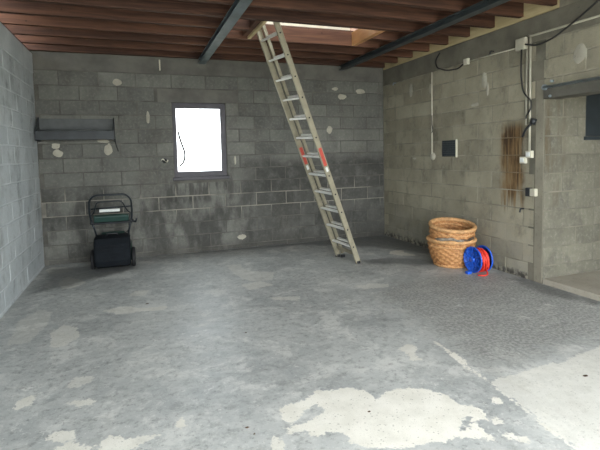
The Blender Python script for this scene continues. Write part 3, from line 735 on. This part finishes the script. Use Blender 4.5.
# ------------------------------------------------------------------ wall shelf
sh = thing('wall_shelf', (-4.87, 0, 1.72), 'long grey metal wall shelf with dark front lip beside the window wall corner', 'shelf')
MB().box((-5.34, -.02, 1.74), (-4.40, -.006, 2.035), .003).build('back_panel', 'shelf', sh)
MB().box((-5.34, -.26, 1.74), (-4.40, -.02, 1.755), .003).build('shelf_board', 'shelf', sh)
MB().box((-5.34, -.27, 1.735), (-4.40, -.258, 1.85), .003).build('front_lip', 'shelf_dark', sh)
MB().tube([(-5.32, -.264, 1.862), (-4.42, -.264, 1.862)], .011, 8).build('rod', 'shelf', sh)
for x in (-5.352, -4.402):
    MB().prism([(-.006, 1.72), (-.28, 1.72), (-.28, 1.86), (-.04, 2.05), (-.006, 2.05)], 0, x, x + .012).build('end_bracket', 'shelf_dark', sh)
MB().tube([(-4.385, -.25, 1.74), (-4.375, -.24, 1.66), (-4.35, -.22, 1.57)], .008, 6).build('strap', 'cable', sh)

# ------------------------------------------------------------------ baskets
def weave(b, r0, r1, z0, z1, rows, stakes, M4, amp=.006, bulge=.004, bow=.02):
    N = stakes * 6; sub_ = 3; vs = []; fs = []; L = rows * sub_
    for side in (0, 1):
        for i in range(L + 1):
            t = i / L; row = min(i // sub_, rows - 1); ph = (i % sub_) / sub_
            rr = r0 + (r1 - r0) * t + bow * math.sin(PI * t); z = z0 + (z1 - z0) * t
            bl = bulge * math.sin(PI * ph)
            for k in range(N):
                th = 2 * PI * k / N
                w = amp * math.sin(th * stakes / 2 + PI * row)
                r = rr + w * (1 if ph > 0 else .2) + (bl if side == 0 else -.008 - bl)
                vs.append(M4 @ Vector((r * math.cos(th), r * math.sin(th), z)))
    n1 = (L + 1) * N
    for side in (0, 1):
        for i in range(L):
            for k in range(N):
                k2 = (k + 1) % N; a = side * n1
                fs.append((a + i * N + k, a + i * N + k2, a + (i + 1) * N + k2, a + (i + 1) * N + k))
    b.add(vs, fs, True); return b
def braid(b, R, z, r, M4, strands=3, turns=26, seg=6):
    for s in range(strands):
        n = turns * 8; pts = []
        for i in range(n):
            th = 2 * PI * i / n; ph = th * turns + 2 * PI * s / strands
            pts.append(M4 @ Vector(((R + math.cos(ph) * r * .55) * math.cos(th), (R + math.cos(ph) * r * .55) * math.sin(th), z + math.sin(ph) * r * .55)))
        b.tube(pts, r * .62, seg, closed=True)
    return b
def basket(loc, tilt, rb_, rt_, h, label):
    root = thing('wicker_basket', loc, label, 'basket', 'stacked wicker baskets by the wall')
    M4 = Matrix.Translation(Vector(loc)) @ tilt
    weave(MB(), rb_, rt_, .015, h, 10, 30, M4, .011, .006).build('woven_side', 'wicker', root)
    MB().lathe([(.0001, .0), (rb_ + .004, .0), (rb_ + .004, .02), (.0001, .02)], 40, M4, close=False).build('base', 'wicker', root)
    braid(MB(), rt_ + .002, h + .004, .024, M4).build('rim', 'wicker_rim', root)
    braid(MB(), rt_ - .012 + .006, h * .80, .013, M4, 2, 34).build('band', 'wicker_rim', root)
    braid(MB(), rb_ + .004, .018, .014, M4, 2, 30).build('foot_band', 'wicker_rim', root)
    return root
BX, BY = -0.33, -2.255
basket((BX, BY, 0), Matrix.Identity(4), .205, .285, .335, 'light brown wicker basket standing on the floor under another basket')
tl = Matrix.Rotation(math.radians(8), 4, Vector((.78, -.62, 0)).normalized()) @ Matrix.Rotation(math.radians(4), 4, Vector((.62, .78, 0)).normalized())
basket((BX + .0, BY + .01, .235), tl, .222, .268, .285, 'light brown wicker basket nested tilted on top of another basket')
for i, (a, z, l, m_, lb) in enumerate([(3.75, .365, .24, 'bark', 'pale grey bark strip wedged between the two wicker baskets'),
                                       (4.35, .355, .2, 'bark', 'short grey bark chip wedged between the two wicker baskets'),
                                       (4.9, .36, .22, 'bark_dark', 'brown bark strip wedged between the two wicker baskets')]):
    c = Vector((BX + .290 * math.cos(a), BY + .290 * math.sin(a), z + .012)); tn = Vector((-math.sin(a), math.cos(a), .12 * (-1) ** i))
    tn.normalize(); rd_ = random.Random(i); n = 8
    pts = [c + tn * l * (j / (n - 1) - .5) - Vector((math.cos(a), math.sin(a), 0)) * (.12 * (j / (n - 1) - .5) ** 2 * 4 * .25) + Vector((0, 0, rd_.uniform(-.006, .006))) for j in range(n)]
    tag(MB().tube(pts, [.010] + [rd_.uniform(.016, .024) for _ in range(n - 2)] + [.009], 7).build('bark_strip', m_, origin=c), lb, 'bark', 'bark between the baskets')

# ------------------------------------------------------------------ cable reel
RC = Vector((-0.28, -2.69, 0.160))
rl = thing('cable_reel', (RC.x, RC.y, 0), 'blue plastic reel wound with red cable standing by the baskets', 'cable reel')
def flange(x, s):
    b = MB(); Mx = place((x, RC.y, RC.z), (s, 0, 0)); R = .158
    b.lathe([(.035, 0), (R - .012, 0), (R - .012, -.004), (R, -.004), (R, .012), (R - .014, .012), (R - .014, .006), (.035, .006)], 40, Mx)
    for k in range(6):
        a = 2 * PI * k / 6
        b.box((.04, -.008, .004), (R - .012, .008, .012), 0, Mx @ Matrix.Rotation(a, 4, 'Z'))
    f = b.build('flange', 'blue', rl)
    sub(MB().lathe([(.0001, .022), (.03, .022), (.036, .016), (.036, -.004)], 24, Mx, close=False), 'hub', 'blue', f, rl)
    for k in range(6):
        a = 2 * PI * (k + .5) / 6
        sub(MB().lathe([(.016, .004), (.026, .004), (.026, .010), (.016, .010)], 16, Mx @ Matrix.Translation((.09 * math.cos(a), .09 * math.sin(a), .003))), 'boss_ring', 'blue', f, rl)
flange(RC.x - .075, -1); flange(RC.x + .075, 1)
MB().lathe([(.06, -.075), (.06, .075)], 28, place(RC, (1, 0, 0)), close=False).build('drum', 'blue', rl)
rr = random.Random(3); cb = MB()
for i in range(15):
    x = RC.x - .052 + .104 * i / 14; R = .112 + rr.uniform(-.008, .014); n = 36; oy, oz = rr.uniform(-.008, .008), rr.uniform(-.012, .004)
    pts = []
    for k in range(n):
        t = 2 * PI * k / n; pts.append((x + .012 * math.sin(t + i), RC.y + oy + R * math.cos(t), max(.011, RC.z + oz + R * math.sin(t) * 1.02)))
    cb.tube(pts, .010, 6, closed=True)
for i in range(3):
    n = 36; pts = []
    for k in range(n):
        t = 2 * PI * k / n; pts.append((RC.x - .03 + .035 * i + .02 * math.sin(2 * t), RC.y - .005 + (.128) * math.cos(t), max(.0115, RC.z - .012 + .138 * math.sin(t))))
    cb.tube(pts, .009, 6, closed=True)
cb.build('cable_winding', 'red', rl)
MB().tube(arc([(RC.x + .02, RC.y - .11, .06), (RC.x + .0, RC.y - .17, .012), (RC.x - .08, RC.y - .20, .011), (RC.x - .13, RC.y - .15, .011)], .05), .009, 6).build('loose_cable', 'red', rl)
MB().tube([(RC.x - .084, RC.y + .06, RC.z + .09), (RC.x - .125, RC.y + .06, RC.z + .09)], .012, 10).build('crank_knob', 'blue', rl)
MB().box((RC.x - .19, RC.y - .05, .0), (RC.x - .13, RC.y + .0, .035), .008).build('plug', 'blue', rl)

# ------------------------------------------------------------------ electrics on the right wall
def pipe(name, pts, r, mat, label, cat='conduit', group=None):
    o = MB().tube(pts, r, 8).build(name, mat, origin=pts[0]); return tag(o, label, cat, group)
px_ = -.016
cd = thing('conduit', (0, -1.42, 1.39), 'short white vertical conduit beside the vent hole ending in a round plaster blob', 'conduit')
MB().tube([(px_, -1.42, 2.62), (px_, -1.42, 1.40)], .011, 8).build('pipe', 'pvc_white', cd)
MB().lathe([(.0001, .03), (.035, .026), (.06, .004), (.06, -.004)], 14, place((0, -1.42, 1.40), (-1, 0, 0)), close=False).build('plaster_blob', 'mortar_dab', cd)
MB().tube(arc([(-.02, -1.425, 2.0), (-.03, -1.44, 1.85), (-.03, -1.46, 1.78), (-.02, -1.42, 1.74)], .03), .006, 6).build('cable_tie', 'cable', cd)
vt = thing('wall_vent', (0, -1.79, 1.39), 'dark square vent hole in the right wall with a white edge strip', 'vent')
MB().box((-.002, -1.945, 1.395), (.012, -1.635, 1.62)).build('backing', 'dark_panel', vt)  # dark sheet on the wall face stands in for the hole's unlit depth
for i in range(7):
    z = 1.405 + .03 * i
    MB().box((-.008, -1.925, z), (.002, -1.64, z + .012), .002).build('slat', 'steel_dark', vt)
MB().box((-.02, -1.965, 1.385), (.0, -1.945, 1.63), .002).build('edge_strip', 'pvc_white', vt)
jb = thing('junction_box', (0, -3.07, 2.60), 'square cream junction box on the conduit wall joining the vertical pipes', 'junction box')
MB().box((-.05, -3.14, 2.575), (-.004, -3.0, 2.705), .008).build('body', 'pvc', jb)
MB().box((-.056, -3.13, 2.585), (-.048, -3.01, 2.695), .004).build('lid', 'pvc', jb)
sb_ = thing('junction_box', (0, -2.17, 2.60), 'small white junction box at the end of the sloping wire by the black loop', 'junction box')
MB().box((-.04, -2.21, 2.585), (-.004, -2.125, 2.665), .006).build('body', 'pvc_white', sb_)
MB().box((-.046, -2.203, 2.592), (-.038, -2.132, 2.658), .003).build('lid', 'pvc_white', sb_)
pipe('conduit', [(-.014, -2.21, 2.625), (-.014, -2.6, 2.622), (-.014, -3.0, 2.615)], .008, 'pvc_white', 'thin white conduit running between the two junction boxes')
pipe('conduit', [(px_, -3.135, 2.57), (px_, -3.135, 1.80), (px_ , -3.135, 1.74)], .012, 'pvc', 'shorter of two vertical conduits under the junction box')
pipe('conduit', [(px_ - .004, -3.185, 2.69), (px_ - .004, -3.19, 1.43)], .013, 'pvc', 'longer of two vertical conduits reaching down to the switch boxes')
pipe('conduit', [(-.02, -3.15, 2.71), (-.02, -3.2, 2.70), (-.02, -6.2, 2.67)], .012, 'pvc', 'long horizontal conduit running from the junction box over the lintel')
pipe('cable', arc([(-.012, -1.60, 2.86), (-.02, -1.50, 2.77), (-.02, -1.54, 2.66), (-.02, -1.75, 2.585), (-.02, -2.0, 2.565), (-.02, -2.125, 2.62)], .08), .009, 'cable', 'black cable looping from the joists to the small junction box', 'cable')
pipe('cable', arc([(-.05, -3.145, 2.62), (-.05, -3.3, 2.57), (-.05, -3.5, 2.60), (-.05, -3.8, 2.73), (-.05, -4.0, 2.84), (-.05, -4.2, 2.95)], .1), .009, 'cable', 'black cable rising across the horizontal conduit towards the joists', 'cable')
pipe('cable', arc([(-.048, -3.09, 2.575), (-.048, -3.085, 2.3), (-.05, -3.12, 2.1), (-.055, -3.235, 2.0), (-.055, -3.24, 1.92), (-.05, -3.17, 1.84), (-.048, -3.165, 1.81)], .1), .009, 'cable', 'black cable hanging from the junction box behind the vertical conduits', 'cable')
cl = thing('cable_clip', (0, -3.235, 1.76), 'black plastic plug hanging beside the vertical conduits', 'plug')
MB().tube([(-.038, -3.24, 1.745), (-.038, -3.262, 1.80)], .032, 12).build('body', 'black', cl)
MB().tube(arc([(-.048, -3.235, 1.745), (-.052, -3.17, 1.70), (-.052, -3.12, 1.61)], .03), .012, 8).build('lead', 'black', cl)
s1 = thing('switch_box', (0, -3.2, 1.37), 'upper white switch box at the foot of the long conduit', 'switch')
MB().box((-.045, -3.235, 1.375), (-.004, -3.155, 1.455), .006).build('body', 'pvc_white', s1)
MB().box((-.052, -3.22, 1.39), (-.044, -3.17, 1.44), .004).build('rocker', 'white', s1)
s2 = thing('switch_box', (0, -3.12, 1.32), 'lower white switch box just under the long conduit', 'switch')
MB().box((-.045, -3.15, 1.315), (-.004, -3.075, 1.39), .006).build('body', 'pvc_white', s2)
MB().box((-.052, -3.137, 1.33), (-.044, -3.087, 1.376), .004).build('rocker', 'white', s2)
s3 = thing('socket_box', (0, -3.22, .95), 'grey and black socket box low on the wall corner', 'socket')
MB().box((-.05, -3.295, .955), (-.004, -3.225, 1.04), .006).build('body', 'pvc', s3)
MB().box((-.055, -3.225, .95), (-.004, -3.17, 1.045), .006).build('flap', 'black', s3)
for (y, z, lb) in ((-3.10, .80, 'small rusty hook on the wall below the brown stain'), (-.42, 2.62, 'small pale hook high on the wall near the room corner'), (-2.62, 2.66, 'dark bracket peg above the thin white conduit')):
    t_ = MB().tube(arc([(.0, y, z), (-.05, y, z), (-.055, y, z - .04)], .02), .009, 8)
    tag(t_.build('wall_hook', 'galv' if z > 2.6 and y > -1 else 'black', origin=(0, y, z)), lb, 'hook')

# ------------------------------------------------------------------ back wall odds and ends
pipe('pipe_stub', [(-3.735, -.015, 2.90), (-3.735, -.015, 2.745)], .01, 'pvc_white', 'short white pipe stub hanging down under the joists', 'pipe')
fx = thing('cable_outlet', (-3.716, 0, 1.40), 'small black outlet with pale wire ends beside the window', 'outlet')
MB().lathe([(.0001, .02), (.03, .018), (.035, 0)], 14, place((-3.72, 0, 1.42), (0, -1, 0)), close=False).build('body', 'black', fx)
MB().tube(arc([(-3.72, -.02, 1.42), (-3.75, -.05, 1.45), (-3.77, -.04, 1.43)], .02), .008, 6).build('wire_end', 'pvc_white', fx)
MB().tube(arc([(-3.71, -.02, 1.41), (-3.685, -.05, 1.40), (-3.68, -.045, 1.43)], .02), .008, 6).build('wire_end', 'pvc_white', fx)
wire = MB().tube(arc([(-3.505, -.005, 1.85), (-3.50, -.02, 1.79), (-3.475, -.03, 1.69), (-3.43, -.03, 1.56), (-3.425, -.03, 1.46), (-3.46, -.02, 1.37), (-3.51, -.01, 1.33)], .08), .016, 8)
tag(wire.build('wire', 'cable', origin=(-3.5, 0, 1.33)), 'thin curved wire hanging across the window pane', 'wire')

# ------------------------------------------------------------------ floor litter
rl_ = random.Random(11)
LIT = [(-4.08, -2.32, .024), (-3.33, -3.45, .013), (-3.62, -4.75, .013), (-3.6, -4.82, .010), (-2.94, -4.86, .012), (-1.45, -5.02, .022)]
for i, (x, y, r) in enumerate(LIT):
    n = 7; vs = [(x, y, .008)]
    for k in range(n):
        a = 2 * PI * k / n; q = r * rl_.uniform(.5, 1.2); vs.append((x + q * math.cos(a), y + q * .6 * math.sin(a), .002))
    vs.append((x, y, -.001))
    o = MB().add(vs, [(0, 1 + k, 1 + (k + 1) % n) for k in range(n)] + [(n + 1, 1 + (k + 1) % n, 1 + k) for k in range(n)]).build('dry_leaf', 'bark_dark', origin=(x, y, 0))
    lbs = ['dark dry leaf scrap beside the pale streak in front of the mower', 'lone tiny leaf scrap on the bare grey middle of the floor', 'tiny leaf scrap, one of two lying close together',
           'tiny leaf scrap, one of two lying close together', 'tiny leaf scrap on the large pale worn patch', 'dark leaf scrap on the pale screed beyond the seam']
    tag(o, lbs[i], 'leaf', 'leaf scraps on the floor')
